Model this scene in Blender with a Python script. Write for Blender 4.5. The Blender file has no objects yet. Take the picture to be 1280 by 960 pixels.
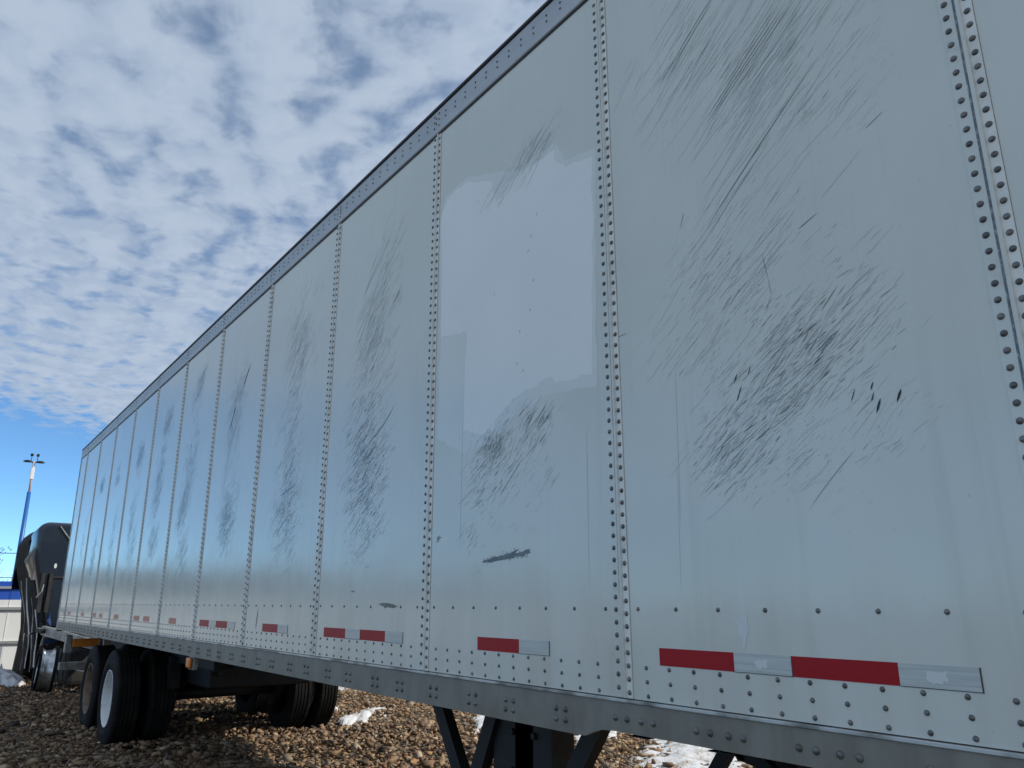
import bpy, bmesh, math, random
import numpy as np
from mathutils import Vector, Matrix, noise as mnoise

random.seed(7); RNG = np.random.default_rng(7)
S = bpy.context.scene
COL = S.collection

# ------------------------------------------------------------------ camera
ZP = 1.25                                    # height of the trailer's panel bottom above the ground
cam_d = bpy.data.cameras.new('camera'); cam = bpy.data.objects.new('camera', cam_d); COL.objects.link(cam)
cam_d.sensor_width = 36.0; cam_d.lens = 969.81 / 1280 * 36.0
cam_d.clip_start = 0.05; cam_d.clip_end = 2000
yaw, pitch, roll = -0.63084, 0.27281, -0.00256
fw = Vector((math.cos(yaw)*math.cos(pitch), math.sin(yaw)*math.cos(pitch), math.sin(pitch)))
rt = Vector((math.sin(yaw), -math.cos(yaw), 0)); up = rt.cross(fw)
rt2 = rt*math.cos(roll) + up*math.sin(roll); up2 = -rt*math.sin(roll) + up*math.cos(roll)
M = Matrix((rt2, up2, -fw)).transposed().to_4x4(); M.translation = (-0.5836, 1.7662, ZP + 0.2851)
cam.matrix_world = M
S.camera = cam

# ------------------------------------------------------------------ sky, sun, exposure
SUN_EL = math.radians(34); SUN_AZ = math.atan2(-0.84, -0.54)      # direction TO the sun in the x-y plane
sun_dir = Vector((math.cos(SUN_AZ)*math.cos(SUN_EL), math.sin(SUN_AZ)*math.cos(SUN_EL), math.sin(SUN_EL)))
W = bpy.data.worlds.new('World'); S.world = W; W.use_nodes = True
wn, wl = W.node_tree.nodes, W.node_tree.links
wn.clear()
def wnode(t, **k):
    n = wn.new(t)
    for a, v in k.items(): setattr(n, a, v)
    return n
def wmath(op, a, b=None, c=None, clamp=False):
    n = wnode('ShaderNodeMath', operation=op, use_clamp=clamp)
    for i, v in enumerate((a, b, c)):
        if v is None: continue
        if isinstance(v, (int, float)): n.inputs[i].default_value = v
        else: wl.new(v, n.inputs[i])
    return n.outputs[0]
out = wnode('ShaderNodeOutputWorld'); bg = wnode('ShaderNodeBackground'); bg.inputs['Strength'].default_value = 0.10
sky = wnode('ShaderNodeTexSky', sky_type='NISHITA', sun_disc=False)
sky.sun_elevation = SUN_EL; sky.sun_rotation = math.atan2(sun_dir.x, sun_dir.y)
sky.altitude = 300; sky.air_density = 0.45; sky.dust_density = 0.1; sky.ozone_density = 3.0
tc = wnode('ShaderNodeTexCoord'); sep = wnode('ShaderNodeSeparateXYZ'); wl.new(tc.outputs['Generated'], sep.inputs[0])
zz = wmath('MAXIMUM', sep.outputs[2], 0.04)
px = wmath('DIVIDE', sep.outputs[0], zz); py = wmath('DIVIDE', sep.outputs[1], zz)
cmb = wnode('ShaderNodeCombineXYZ'); wl.new(px, cmb.inputs[0]); wl.new(py, cmb.inputs[1])
def wnoise(scale, detail, rough, dist=0.0, loc=(0,0,0), rot=0.0, sc=(1,1,1)):
    mp = wnode('ShaderNodeMapping'); mp.inputs['Location'].default_value = loc; mp.inputs['Rotation'].default_value = (0,0,rot); mp.inputs['Scale'].default_value = sc
    wl.new(cmb.outputs[0], mp.inputs[0])
    n = wnode('ShaderNodeTexNoise'); n.inputs['Scale'].default_value = scale; n.inputs['Detail'].default_value = detail
    n.inputs['Roughness'].default_value = rough; n.inputs['Distortion'].default_value = dist
    wl.new(mp.outputs[0], n.inputs['Vector']); return n.outputs['Fac']
def wramp(v, a, b, lo=0.0, hi=1.0):
    n = wnode('ShaderNodeMapRange', interpolation_type='SMOOTHSTEP')
    n.inputs[1].default_value = a; n.inputs[2].default_value = b; n.inputs[3].default_value = lo; n.inputs[4].default_value = hi
    wl.new(v, n.inputs[0]); return n.outputs[0]
puff = wnoise(7.6, 4.0, 0.52, 0.2, sc=(1.0,1.25,1), rot=0.5)          # the small cloudlets
roll_n = wnoise(3.0, 2.5, 0.5, 0.1, loc=(3.1,1.7,0), rot=0.2, sc=(1.7,0.6,1))
big = wnoise(0.75, 2.0, 0.5, 0.0, loc=(7.3,2.9,0))
dens = wmath('ADD', wmath('MULTIPLY', puff, 0.70), wmath('ADD', wmath('MULTIPLY', roll_n, 0.26), wmath('MULTIPLY', big, 0.20)))
cl = wramp(dens, 0.39, 0.60, 0.34, 1.0)
edge = wmath('ADD', wmath('MULTIPLY', px, 0.8), wmath('MULTIPLY', py, 0.6))
edge = wmath('ADD', edge, wmath('MULTIPLY', wmath('SUBTRACT', puff, 0.5), 2.2))
cov = wramp(edge, 3.25, 3.95, 1.0, 0.0)
cl = wmath('MULTIPLY', wmath('MULTIPLY', cl, 0.93), cov)
# lit and self-shadowed parts of the cloud sheet
shade = wnoise(7.0, 3.5, 0.55, 0.2, loc=(0.10,0.07,0), sc=(1.0,1.35,1), rot=0.5)
cm = wnode('ShaderNodeMix', data_type='RGBA'); wl.new(wramp(shade, 0.33, 0.68), cm.inputs[0])
cm.inputs[6].default_value = (4.0, 4.95, 6.35, 1); cm.inputs[7].default_value = (4.9, 5.75, 7.0, 1)
tint = wnode('ShaderNodeMix', data_type='RGBA', blend_type='MULTIPLY'); tint.inputs[0].default_value = 1.0
wl.new(sky.outputs[0], tint.inputs[6]); tint.inputs[7].default_value = (1.55, 2.05, 2.05, 1)
mx = wnode('ShaderNodeMix', data_type='RGBA'); wl.new(cl, mx.inputs[0]); wl.new(tint.outputs[2], mx.inputs[6]); wl.new(cm.outputs[2], mx.inputs[7])
wl.new(mx.outputs[2], bg.inputs['Color']); wl.new(bg.outputs[0], out.inputs[0])

sun_d = bpy.data.lights.new('sun', 'SUN'); sun_d.energy = 4.0; sun_d.angle = math.radians(1.2); sun_d.color = (1.0, 0.93, 0.82)
sun = bpy.data.objects.new('sun', sun_d); COL.objects.link(sun)
sun.rotation_euler = sun_dir.to_track_quat('Z', 'Y').to_euler(); sun.location = (0, 0, 30)
S.view_settings.view_transform = 'Standard'; S.view_settings.look = 'None'
S.view_settings.exposure = 0.0; S.view_settings.gamma = 1.0; S.view_settings.use_curve_mapping = False
S.render.engine = 'CYCLES'; S.cycles.max_bounces = 6

# ------------------------------------------------------------------ materials
MATS = {}
class NT:
    def __init__(s, name):
        s.m = bpy.data.materials.new(name); s.m.use_nodes = True
        s.n = s.m.node_tree.nodes; s.l = s.m.node_tree.links
        s.b = s.n['Principled BSDF']; MATS[name] = s.m
        s.geo = s.n.new('ShaderNodeNewGeometry'); s.tc = s.n.new('ShaderNodeTexCoord')
    def put(s, sock, v):
        if isinstance(v, (int, float)): sock.default_value = v
        elif isinstance(v, (tuple, list)): sock.default_value = tuple(v) + ((1,) if len(v) == 3 and len(sock.default_value) == 4 else ())
        else: s.l.new(v, sock)
    def set(s, **k):
        for a, v in k.items(): s.put(s.b.inputs[a.replace('_', ' ')], v)
        return s
    def noise(s, scale, detail=3, rough=.5, sc=(1,1,1), rot=(0,0,0), coord='Position', dist=0):
        mp = s.n.new('ShaderNodeMapping'); mp.inputs['Scale'].default_value = sc; mp.inputs['Rotation'].default_value = rot
        s.l.new(s.geo.outputs['Position'] if coord == 'Position' else s.tc.outputs[coord], mp.inputs[0])
        t = s.n.new('ShaderNodeTexNoise'); t.inputs['Scale'].default_value = scale; t.inputs['Detail'].default_value = detail
        t.inputs['Roughness'].default_value = rough; t.inputs['Distortion'].default_value = dist
        s.l.new(mp.outputs[0], t.inputs['Vector']); return t.outputs['Fac']
    def ramp(s, v, a, b, lo=0., hi=1.):
        t = s.n.new('ShaderNodeMapRange'); t.interpolation_type = 'SMOOTHSTEP'
        for i, x in enumerate((a, b, lo, hi)): t.inputs[i+1].default_value = x
        s.l.new(v, t.inputs[0]); return t.outputs[0]
    def math(s, op, a, b=0.):
        t = s.n.new('ShaderNodeMath'); t.operation = op; s.put(t.inputs[0], a); s.put(t.inputs[1], b); return t.outputs[0]
    def mix(s, f, a, b, blend='MIX'):
        t = s.n.new('ShaderNodeMix'); t.data_type = 'RGBA'; t.blend_type = blend
        s.put(t.inputs[0], f); s.put(t.inputs[6], a); s.put(t.inputs[7], b); return t.outputs[2]
    def bump(s, h, strength, dist=.01):
        t = s.n.new('ShaderNodeBump'); t.inputs['Strength'].default_value = strength; t.inputs['Distance'].default_value = dist
        s.l.new(h, t.inputs['Height']); s.l.new(t.outputs[0], s.b.inputs['Normal']); return t
    def attr(s, name):
        t = s.n.new('ShaderNodeAttribute'); t.attribute_name = name; return t.outputs['Color']

def paint_base(t):
    """weathered white panel paint: broad fading, faint vertical wash streaks, specks of dirt"""
    broad = t.noise(1.3, 4, .55)
    streak = t.noise(1.0, 5, .6, sc=(14, 1, .35))
    streak2 = t.noise(1.0, 3, .6, sc=(55, 1, .9))
    c = t.mix(t.ramp(broad, .3, .7), (.63, .662, .62), (.685, .712, .67))
    c = t.mix(t.ramp(streak, .52, .78, 0, .30), c, (.50, .51, .47))
    c = t.mix(t.ramp(streak2, .60, .80, 0, .22), c, (.45, .45, .41))
    speck = t.noise(70, 2, .5)
    c = t.mix(t.ramp(speck, .70, .76, 0, .25), c, (.3, .3, .28))
    # brown road film thrown up on the lowest half metre
    sp = t.n.new('ShaderNodeSeparateXYZ'); t.l.new(t.geo.outputs['Position'], sp.inputs[0])
    low = t.math('MULTIPLY', t.ramp(sp.outputs[2], ZP + .05, ZP + .65, 1, 0), t.ramp(t.noise(1.0, 4, .6, sc=(5, 1, .8)), .38, .75, .08, .5))
    c = t.mix(low, c, (.50, .475, .41))
    rough = t.math('ADD', t.ramp(t.noise(3, 4, .6), .3, .7, .13, .20), 0.0)
    return c, rough
t = NT('panel_paint'); c, r = paint_base(t); t.set(Base_Color=c, Roughness=r, Specular_IOR_Level=.38)
t.bump(t.noise(1.0, 2, .4, sc=(5, 1, 2.4)), .09, .03)
t = NT('scuff_paint'); c, r = paint_base(t); a = t.attr('tone'); t.set(Base_Color=t.mix(1.0, c, a, 'MULTIPLY'), Roughness=.24, Specular_IOR_Level=.38)
t = NT('patch_paint'); c = t.mix(t.ramp(t.noise(2.2, 4), .3, .7), (.80, .83, .82), (.83, .855, .845)); t.set(Base_Color=c, Roughness=.16, Specular_IOR_Level=.38)
t = NT('faint_patch_paint'); c = t.mix(t.ramp(t.noise(2.2, 4), .3, .7), (.69, .73, .705), (.73, .765, .74)); t.set(Base_Color=c, Roughness=.13)
t = NT('strip_paint'); c, r = paint_base(t)
sp = t.n.new('ShaderNodeSeparateXYZ'); t.l.new(t.tc.outputs['Object'], sp.inputs[0])
# abraded dark rub mark along the far flank of the rib, broken up by noise
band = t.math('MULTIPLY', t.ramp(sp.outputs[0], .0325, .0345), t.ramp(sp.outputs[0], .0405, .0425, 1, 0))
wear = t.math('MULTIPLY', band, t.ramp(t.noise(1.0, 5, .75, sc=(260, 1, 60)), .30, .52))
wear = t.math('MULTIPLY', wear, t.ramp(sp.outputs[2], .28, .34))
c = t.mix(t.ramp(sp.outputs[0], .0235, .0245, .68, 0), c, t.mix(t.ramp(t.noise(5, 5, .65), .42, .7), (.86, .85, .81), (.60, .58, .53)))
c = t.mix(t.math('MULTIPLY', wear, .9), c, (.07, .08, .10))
c = t.mix(t.ramp(t.noise(9, 5, .7), .55, .72, 0, .4), c, (.42, .41, .38)); t.set(Base_Color=c, Roughness=.3)
t = NT('rivet_steel'); t.set(Base_Color=t.mix(t.ramp(t.noise(30, 3), .35, .65), (.10, .10, .10), (.20, .195, .19)), Metallic=.4, Roughness=.33)
t = NT('top_rail_metal'); c = t.mix(t.ramp(t.noise(1, 4, .6, sc=(2.5, 1, 9)), .3, .7), (.40, .43, .46), (.48, .51, .54)); t.set(Base_Color=c, Metallic=.15, Roughness=.5)
t = NT('trim_and_shadow_black'); t.set(Base_Color=(.012, .012, .014), Roughness=.5)
t = NT('bottom_rail_metal')
c = t.mix(t.ramp(t.noise(1, 5, .65, sc=(7, 1, 2.5)), .3, .75), (.265, .25, .215), (.175, .163, .135))
c = t.mix(t.ramp(t.noise(2.4, 5, .6), .52, .72, 0, .65), c, (.16, .14, .11)); t.set(Base_Color=c, Metallic=.15, Roughness=.5)
t.bump(t.noise(1, 4, .6, sc=(30, 1, 12)), .12, .004)
t = NT('rail_lip_metal'); t.set(Base_Color=t.mix(t.ramp(t.noise(6, 4), .4, .65), (.55, .56, .56), (.2, .2, .19)), Metallic=.7, Roughness=.38)
t = NT('red_tape'); wv = t.n.new('ShaderNodeTexVoronoi'); wv.inputs['Scale'].default_value = 420; t.l.new(t.geo.outputs['Position'], wv.inputs['Vector'])
c = t.mix(t.ramp(wv.outputs['Distance'], .2, .6), (.42, .004, .010), (.33, .003, .008)); c = t.mix(t.ramp(t.noise(14, 4), .58, .75, 0, .5), c, (.26, .012, .016)); t.set(Base_Color=c, Roughness=.4, Specular_IOR_Level=.25)
t = NT('faded_red_tape'); t.set(Base_Color=t.mix(t.ramp(t.noise(9, 4), .35, .65), (.50, .13, .09), (.42, .10, .08)), Roughness=.35)
t = NT('white_tape'); c = t.mix(t.ramp(t.noise(1, 3, .5, sc=(3, 1, 170)), .4, .6), (.54, .57, .555), (.46, .485, .475)); t.set(Base_Color=c, Roughness=.3)
t = NT('tape_edge'); t.set(Base_Color=(.06, .06, .06), Roughness=.6)
t = NT('torn_white'); t.set(Base_Color=(.66, .69, .68), Roughness=.5)
t = NT('tyre_rubber'); t.set(Base_Color=t.mix(t.ramp(t.noise(7, 5, .6), .4, .75), (.007, .007, .007), (.018, .017, .016)), Roughness=.8, Specular_IOR_Level=.2)
t = NT('white_rim_paint'); t.set(Base_Color=t.mix(t.ramp(t.noise(9, 5, .6), .5, .78), (.72, .72, .71), (.38, .35, .30)), Roughness=.4)
t = NT('rusty_rim'); t.set(Base_Color=t.mix(t.ramp(t.noise(11, 5, .6), .35, .7), (.24, .185, .135), (.13, .075, .045)), Roughness=.75)
t = NT('chassis_black'); t.set(Base_Color=t.mix(t.ramp(t.noise(5, 5, .6), .4, .75), (.006, .006, .007), (.016, .014, .012)), Roughness=.6)
t = NT('galvanised'); t.set(Base_Color=t.mix(t.ramp(t.noise(8, 4), .35, .7), (.42, .42, .40), (.24, .23, .21)), Metallic=.5, Roughness=.45)
t = NT('aluminium'); t.set(Base_Color=t.mix(t.ramp(t.noise(10, 4), .4, .7), (.62, .63, .64), (.32, .32, .32)), Metallic=.85, Roughness=.28)
t = NT('amber_lens'); t.set(Base_Color=(.62, .16, .012), Roughness=.2)
t = NT('orange_paint'); t.set(Base_Color=t.mix(t.ramp(t.noise(6, 4), .4, .7), (.80, .27, .03), (.65, .19, .03)), Roughness=.45)
t = NT('truck_black_paint'); t.set(Base_Color=t.mix(t.ramp(t.noise(3, 5, .6), .4, .75), (.025, .036, .055), (.035, .047, .065)), Metallic=.5, Roughness=.2, Coat_Weight=.5)
t = NT('dull_black'); t.set(Base_Color=t.mix(t.ramp(t.noise(6, 4), .4, .7), (.012, .012, .012), (.030, .027, .025)), Roughness=.7)
t = NT('torn_brown'); t.set(Base_Color=t.mix(t.ramp(t.noise(9, 5, .7, sc=(1,1,.3)), .35, .65), (.035, .022, .018), (.085, .07, .055)), Roughness=.8)
t = NT('blue_plastic'); t.set(Base_Color=(.035, .09, .26), Roughness=.4)
t = NT('glass_dark'); t.set(Base_Color=(.02, .025, .03), Roughness=.06)
t = NT('fence_white'); c = t.mix(t.ramp(t.noise(1, 4, .6, sc=(1, 1.5, .6)), .35, .7), (.84, .85, .84), (.76, .76, .73)); t.set(Base_Color=c, Roughness=.45)
t = NT('fence_blue'); t.set(Base_Color=t.mix(t.ramp(t.noise(1.2, 4), .35, .7), (.022, .085, .42), (.035, .12, .48)), Roughness=.4)
t = NT('fence_rail'); t.set(Base_Color=(.36, .38, .37), Roughness=.5, Metallic=.3)
t = NT('shed_wall'); t.set(Base_Color=t.mix(t.ramp(t.noise(.7, 4), .35, .7), (.46, .45, .41), (.56, .545, .50)), Roughness=.7)
t = NT('shed_roof'); t.set(Base_Color=t.mix(t.ramp(t.noise(1, 4), .35, .7), (.10, .10, .10), (.17, .16, .155)), Roughness=.6)
t = NT('pole_blue'); t.set(Base_Color=(.02, .13, .42), Roughness=.4)
t = NT('pole_pale'); t.set(Base_Color=(.62, .50, .47), Roughness=.5)
t = NT('pole_white'); t.set(Base_Color=(.85, .85, .85), Roughness=.5)
t = NT('cable'); t.set(Base_Color=(.02, .02, .022), Roughness=.6)
t = NT('bark'); t.set(Base_Color=t.mix(t.ramp(t.noise(14, 5), .35, .7), (.075, .058, .045), (.14, .115, .09)), Roughness=.9)
t = NT('dry_leaf'); t.set(Base_Color=t.mix(t.ramp(t.noise(3, 3), .35, .65), (.11, .085, .03), (.16, .09, .03)), Roughness=.8)
t = NT('conifer_leaf'); t.set(Base_Color=t.mix(t.ramp(t.noise(3, 3), .35, .65), (.045, .065, .035), (.08, .085, .045)), Roughness=.8)
t = NT('snow'); n1 = t.noise(9, 5, .65); dirt = t.ramp(t.noise(5, 5, .7), .46, .66, 0, .85)
t.set(Base_Color=t.mix(dirt, (.66, .67, .69), (.28, .23, .18)), Roughness=.7, Subsurface_Weight=.0); t.bump(n1, .5, .03)
t = NT('gravel_stone'); a = t.attr('tone'); t.set(Base_Color=t.mix(t.ramp(t.noise(38, 4, .6), .3, .7, 0, .45), a, t.mix(1.0, a, (.45, .42, .38), 'MULTIPLY')), Roughness=.85)
t.bump(t.noise(60, 3, .6), .4, .006)
t = NT('gravel_ground'); v = t.n.new('ShaderNodeTexVoronoi'); v.inputs['Scale'].default_value = 17; t.l.new(t.geo.outputs['Position'], v.inputs['Vector'])
rc = t.n.new('ShaderNodeValToRGB'); t.l.new(t.n.new('ShaderNodeSeparateColor').outputs[0], rc.inputs[0])
sc_ = [n for n in t.n if n.bl_idname == 'ShaderNodeSeparateColor'][0]; t.l.new(v.outputs['Color'], sc_.inputs[0])
el = rc.color_ramp.elements; el[0].color = (.085, .06, .04, 1); el[1].color = (.33, .28, .21, 1)
e = el.new(.4); e.color = (.21, .155, .10, 1); e = el.new(.75); e.color = (.27, .20, .12, 1)
t.set(Base_Color=rc.outputs[0], Roughness=.9); t.bump(t.math('MULTIPLY', v.outputs['Distance'], -1.0), .9, .05)

# ------------------------------------------------------------------ mesh helpers
def link(o): COL.objects.link(o); return o
def empty(name, loc, rz=0):
    o = link(bpy.data.objects.new(name, None)); o.location = loc; o.rotation_euler = (0, 0, rz); o.empty_display_size = .2; return o
def tag(o, label=None, cat=None, group=None, kind=None):
    for k, v in (('label', label), ('category', cat), ('group', group), ('kind', kind)):
        if v: o[k] = v
    return o
def finish(bm, name, mat, parent=None, origin=(0,0,0), smooth=False):
    """bm is in the parent's thing space; origin moves the object's own origin there"""
    me = bpy.data.meshes.new(name)
    if any(origin): bmesh.ops.translate(bm, vec=-Vector(origin), verts=bm.verts)
    bmesh.ops.recalc_face_normals(bm, faces=bm.faces)
    if smooth:
        for f in bm.faces: f.smooth = True
    bm.to_mesh(me); bm.free()
    me.materials.append(MATS[mat])
    o = link(bpy.data.objects.new(name, me)); o.location = origin
    if parent is not None: o.parent = parent
    return o
def inst(me, name, parent, loc, rot=(0,0,0), sc=(1,1,1)):
    o = link(bpy.data.objects.new(name, me)); o.parent = parent; o.location = loc; o.rotation_euler = rot; o.scale = sc; return o
def box(bm, x0, x1, y0, y1, z0, z1, bev=0.0, seg=1):
    r = bmesh.ops.create_cube(bm, size=1.0, matrix=Matrix.Translation(((x0+x1)/2, (y0+y1)/2, (z0+z1)/2)) @ Matrix.Diagonal((x1-x0, y1-y0, z1-z0, 1)))
    if bev > 0:
        es = list({e for v in r['verts'] for e in v.link_edges})
        bmesh.ops.bevel(bm, geom=es, offset=bev, segments=seg, affect='EDGES', profile=.6)
    return bm
def bar(bm, a, b, w, d, side=(0,1,0)):
    """rectangular bar from a to b: w across, d along 'side'"""
    a, b = Vector(a), Vector(b); ax = (b-a).normalized(); s = Vector(side); s = (s - ax*s.dot(ax)).normalized(); c = ax.cross(s)
    vs = [bm.verts.new(p + s*(sx*d/2) + c*(sc*w/2)) for p in (a, b) for sx, sc in ((-1,-1),(1,-1),(1,1),(-1,1))]
    for f in ((0,1,2,3),(4,5,6,7),(0,1,5,4),(1,2,6,5),(2,3,7,6),(3,0,4,7)): bm.faces.new([vs[i] for i in f])
def tube(bm, pts, r, n=8, cap=True):
    pts = [Vector(p) for p in pts]; rs = r if isinstance(r, (list, tuple)) else [r]*len(pts); rings = []
    ref = Vector((.31, .17, .93))
    for i, p in enumerate(pts):
        d = (pts[min(i+1, len(pts)-1)] - pts[max(i-1, 0)]).normalized()
        a = d.cross(ref)
        if a.length < 1e-3: a = d.cross(Vector((1,0,0)))
        a.normalize(); b = d.cross(a)
        rings.append([bm.verts.new(p + (a*math.cos(6.28319*k/n) + b*math.sin(6.28319*k/n))*rs[i]) for k in range(n)])
    for A, B in zip(rings, rings[1:]):
        for k in range(n): bm.faces.new((A[k], A[(k+1)%n], B[(k+1)%n], B[k]))
    if cap: bm.faces.new(rings[0]); bm.faces.new(rings[-1])
def lathe(bm, prof, c=(0,0,0), n=40, axis='y', closed=True):
    rings = []
    for k in range(n):
        a = 6.2831853*k/n
        rings.append([bm.verts.new((c[0]+r*math.cos(a), c[1]+y, c[2]+r*math.sin(a)) if axis == 'y' else (c[0]+r*math.cos(a), c[1]+r*math.sin(a), c[2]+y)) for r, y in prof])
    m = len(prof)
    for k in range(n):
        A, B = rings[k], rings[(k+1)%n]
        for i in range(m if closed else m-1):
            j = (i+1) % m; bm.faces.new((A[i], A[j], B[j], B[i]))
def dome_geo(n=8, r=1.0, h=.72):
    """rivet head bulging towards +y, sits on y=0"""
    vs, fs = [], []
    prof = ((1.0, 0.0), (.88, .45), (.52, .88))
    for pr_, ph in prof:
        for k in range(n):
            a = 6.2831853*k/n; vs.append((r*pr_*math.cos(a), r*h*ph, r*pr_*math.sin(a)))
    vs.append((0, r*h, 0))
    for i in range(2):
        for k in range(n): fs.append((i*n+k, (i+1)*n+k, (i+1)*n+(k+1)%n, i*n+(k+1)%n))
    for k in range(n): fs.append((2*n+k, 3*n, 2*n+(k+1)%n))
    return np.array(vs), fs
DV, DF = dome_geo()
def rivets_mesh(name, pts, rad, mat, parent, y=0.0):
    """the many small rivets that are too far to pick apart: one part"""
    V = np.concatenate([DV*rad + np.array((x, y, z)) for x, z in pts]); k = len(DV)
    F = [tuple(i + j*k for i in f) for j in range(len(pts)) for f in DF]
    me = bpy.data.meshes.new(name); me.from_pydata(V.tolist(), [], F); me.polygons.foreach_set('use_smooth', [True]*len(F)); me.materials.append(MATS[mat])
    o = link(bpy.data.objects.new(name, me)); o.parent = parent; o['kind'] = 'stuff'; return o
def rivet_shared(rad):
    me = bpy.data.meshes.new('rivet'); V, F = dome_geo(12); me.from_pydata((V*rad).tolist(), [], F); me.polygons.foreach_set('use_smooth', [True]*len(F))
    me.materials.append(MATS['rivet_steel']); return me

# ------------------------------------------------------------------ ground
bm = bmesh.new()
for v in ((-200,-250,0),(400,-250,0),(400,250,0),(-200,250,0)): bm.verts.new(v)
bm.faces.new(bm.verts); g = finish(bm, 'ground', 'gravel_ground'); tag(g, kind='structure')
def gh(x, y): return .030*(np.sin(x*1.7+1.3)*np.sin(y*2.1+.4)+1) + .018*(np.sin(x*4.3-y*3.1)+1)
def make_gravel():
    rr = random.Random(5)
    def shard():
        bm = bmesh.new(); e = (1.25, rr.uniform(.7, 1.0), rr.uniform(.42, .75))
        for _ in range(7):
            v = Vector((rr.gauss(0,1), rr.gauss(0,1), rr.gauss(0,1))).normalized()*rr.uniform(.8, 1.15)
            bm.verts.new((v.x*e[0], v.y*e[1], v.z*e[2]))
        r = bmesh.ops.convex_hull(bm, input=bm.verts); bmesh.ops.delete(bm, geom=[g for g in r['geom_interior'] if isinstance(g, bmesh.types.BMVert)], context='VERTS')
        bmesh.ops.triangulate(bm, faces=bm.faces); bmesh.ops.recalc_face_normals(bm, faces=bm.faces); bm.verts.index_update()
        V = np.array([v.co[:] for v in bm.verts]); F = np.array([[v.index for v in f.verts] for f in bm.faces]); bm.free(); return V, F
    shapes = []
    while len(shapes) < 30:
        V, F = shard()
        if len(V) == 7 and len(F) == 10: shapes.append((V, F))
    N = 135000
    # denser where the stones show larger
    xs = 2.4 + RNG.random(N*2)**1.25*19.5; ys = -10 + RNG.random(N*2)*14.5
    xs, ys = xs[:N], ys[:N]
    rad = np.clip(RNG.lognormal(math.log(.023), .48, N), .010, .075)
    kinds = RNG.integers(0, 30, N); SH = np.stack([a for a, b in shapes])[kinds]; FS = np.stack([b for a, b in shapes])[kinds]
    a = RNG.random(N)*6.283; ca, sa = np.cos(a), np.sin(a); tl = RNG.normal(0, .55, N); ct, st = np.cos(tl), np.sin(tl)
    y1 = SH[:,:,1]*ct[:,None] - SH[:,:,2]*st[:,None]; z1 = SH[:,:,1]*st[:,None] + SH[:,:,2]*ct[:,None]; x1 = SH[:,:,0]
    V = np.stack([x1*ca[:,None]-y1*sa[:,None], x1*sa[:,None]+y1*ca[:,None], z1], -1)*rad[:,None,None]
    V[:,:,0] += xs[:,None]; V[:,:,1] += ys[:,None]; V[:,:,2] += (gh(xs, ys) - .012 + rad*.25 + RNG.random(N)*.026)[:,None]
    nv = 7
    F = (FS + (np.arange(N)*nv)[:,None,None]).reshape(-1, 3)
    me = bpy.data.meshes.new('gravel'); V = V.reshape(-1, 3)
    me.vertices.add(len(V)); me.vertices.foreach_set('co', V.ravel().astype(np.float32))
    me.loops.add(F.size); me.loops.foreach_set('vertex_index', F.ravel().astype(np.int32))
    me.polygons.add(len(F)); me.polygons.foreach_set('loop_start', np.arange(0, F.size, 3, dtype=np.int32)); me.polygons.foreach_set('loop_total', np.full(len(F), 3, dtype=np.int32))
    me.update(); me.validate()
    pal = np.array([(.32,.205,.115),(.40,.28,.165),(.24,.145,.085),(.27,.21,.155),(.14,.085,.055),(.50,.40,.28),(.34,.20,.095),(.08,.058,.045)])
    pk = pal[RNG.choice(8, N, p=(.22,.17,.18,.12,.12,.08,.06,.05))] * RNG.uniform(.6, 1.25, (N,1))
    colr = np.concatenate([np.repeat(pk, nv, 0), np.ones((N*nv, 1))], 1)
    at = me.color_attributes.new('tone', 'FLOAT_COLOR', 'POINT'); at.data.foreach_set('color', colr.ravel().astype(np.float32))
    me.materials.append(MATS['gravel_stone'])
    o = link(bpy.data.objects.new('gravel', me)); tag(o, 'loose tan and brown crushed stone covering the yard', 'gravel', kind='stuff')
make_gravel()
def snow(cx, cy, rx, ry, rot, h, label, seed):
    """a thin melting crust with a ragged rim, lying over the stones"""
    bm = bmesh.new(); nr, na = 12, 64; rings = []
    top = bm.verts.new((0, 0, h))
    for i in range(1, nr+1):
        f = i/nr; ring = []
        for k in range(na):
            a = 6.28319*k/na; q = Vector((math.cos(a)*1.6, math.sin(a)*1.6, seed*3.7))
            rr = f*(1 + .45*mnoise.noise(q*1.3) + .22*mnoise.noise(q*3.1))
            x, y = rx*rr*math.cos(a), ry*rr*math.sin(a)
            z = h*.62*(1-f**2.2) + .045*mnoise.noise(Vector((x*4, y*4, seed))) + .02*mnoise.noise(Vector((x*11, y*11, seed+3))) - (.05 if i == nr else 0)
            ring.append(bm.verts.new((x, y, z)))
        rings.append(ring)
    for k in range(na): bm.faces.new((top, rings[0][k], rings[0][(k+1)%na]))
    for A, B in zip(rings, rings[1:]):
        for k in range(na): bm.faces.new((A[k], B[k], B[(k+1)%na], A[(k+1)%na]))
    o = finish(bm, 'snow_patch', 'snow', smooth=True); o.location = (cx, cy, .055); o.rotation_euler = (0,0,rot)
    tag(o, label, 'snow', 'melting snow patches on the gravel')
snow(9.75, -3.35, .75, .20, -.85, .10, 'small bright snow patch seen beyond the far dual tyres', 1)
snow(10.6, -3.1, .42, .13, -.7, .07, 'tiny snow lump just beyond the far dual tyres', 2)
snow(12.9, -4.2, .9, .25, -.8, .07, 'thin snow streak farthest behind the trailer', 3)
snow(9.0, -5.0, 1.5, .30, -.75, .07, 'long snow streak between the landing gear braces', 4)
snow(7.3, -5.1, 1.2, .55, -.9, .08, 'dirty snow patch directly behind the near landing gear leg', 5)
snow(6.0, -5.6, 1.6, .55, -.95, .09, 'broad snow patch to the right of the near landing gear', 6)
snow(5.0, -4.6, 1.4, .60, -.95, .08, 'wide grey snow crust under the front of the trailer', 7)
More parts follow.
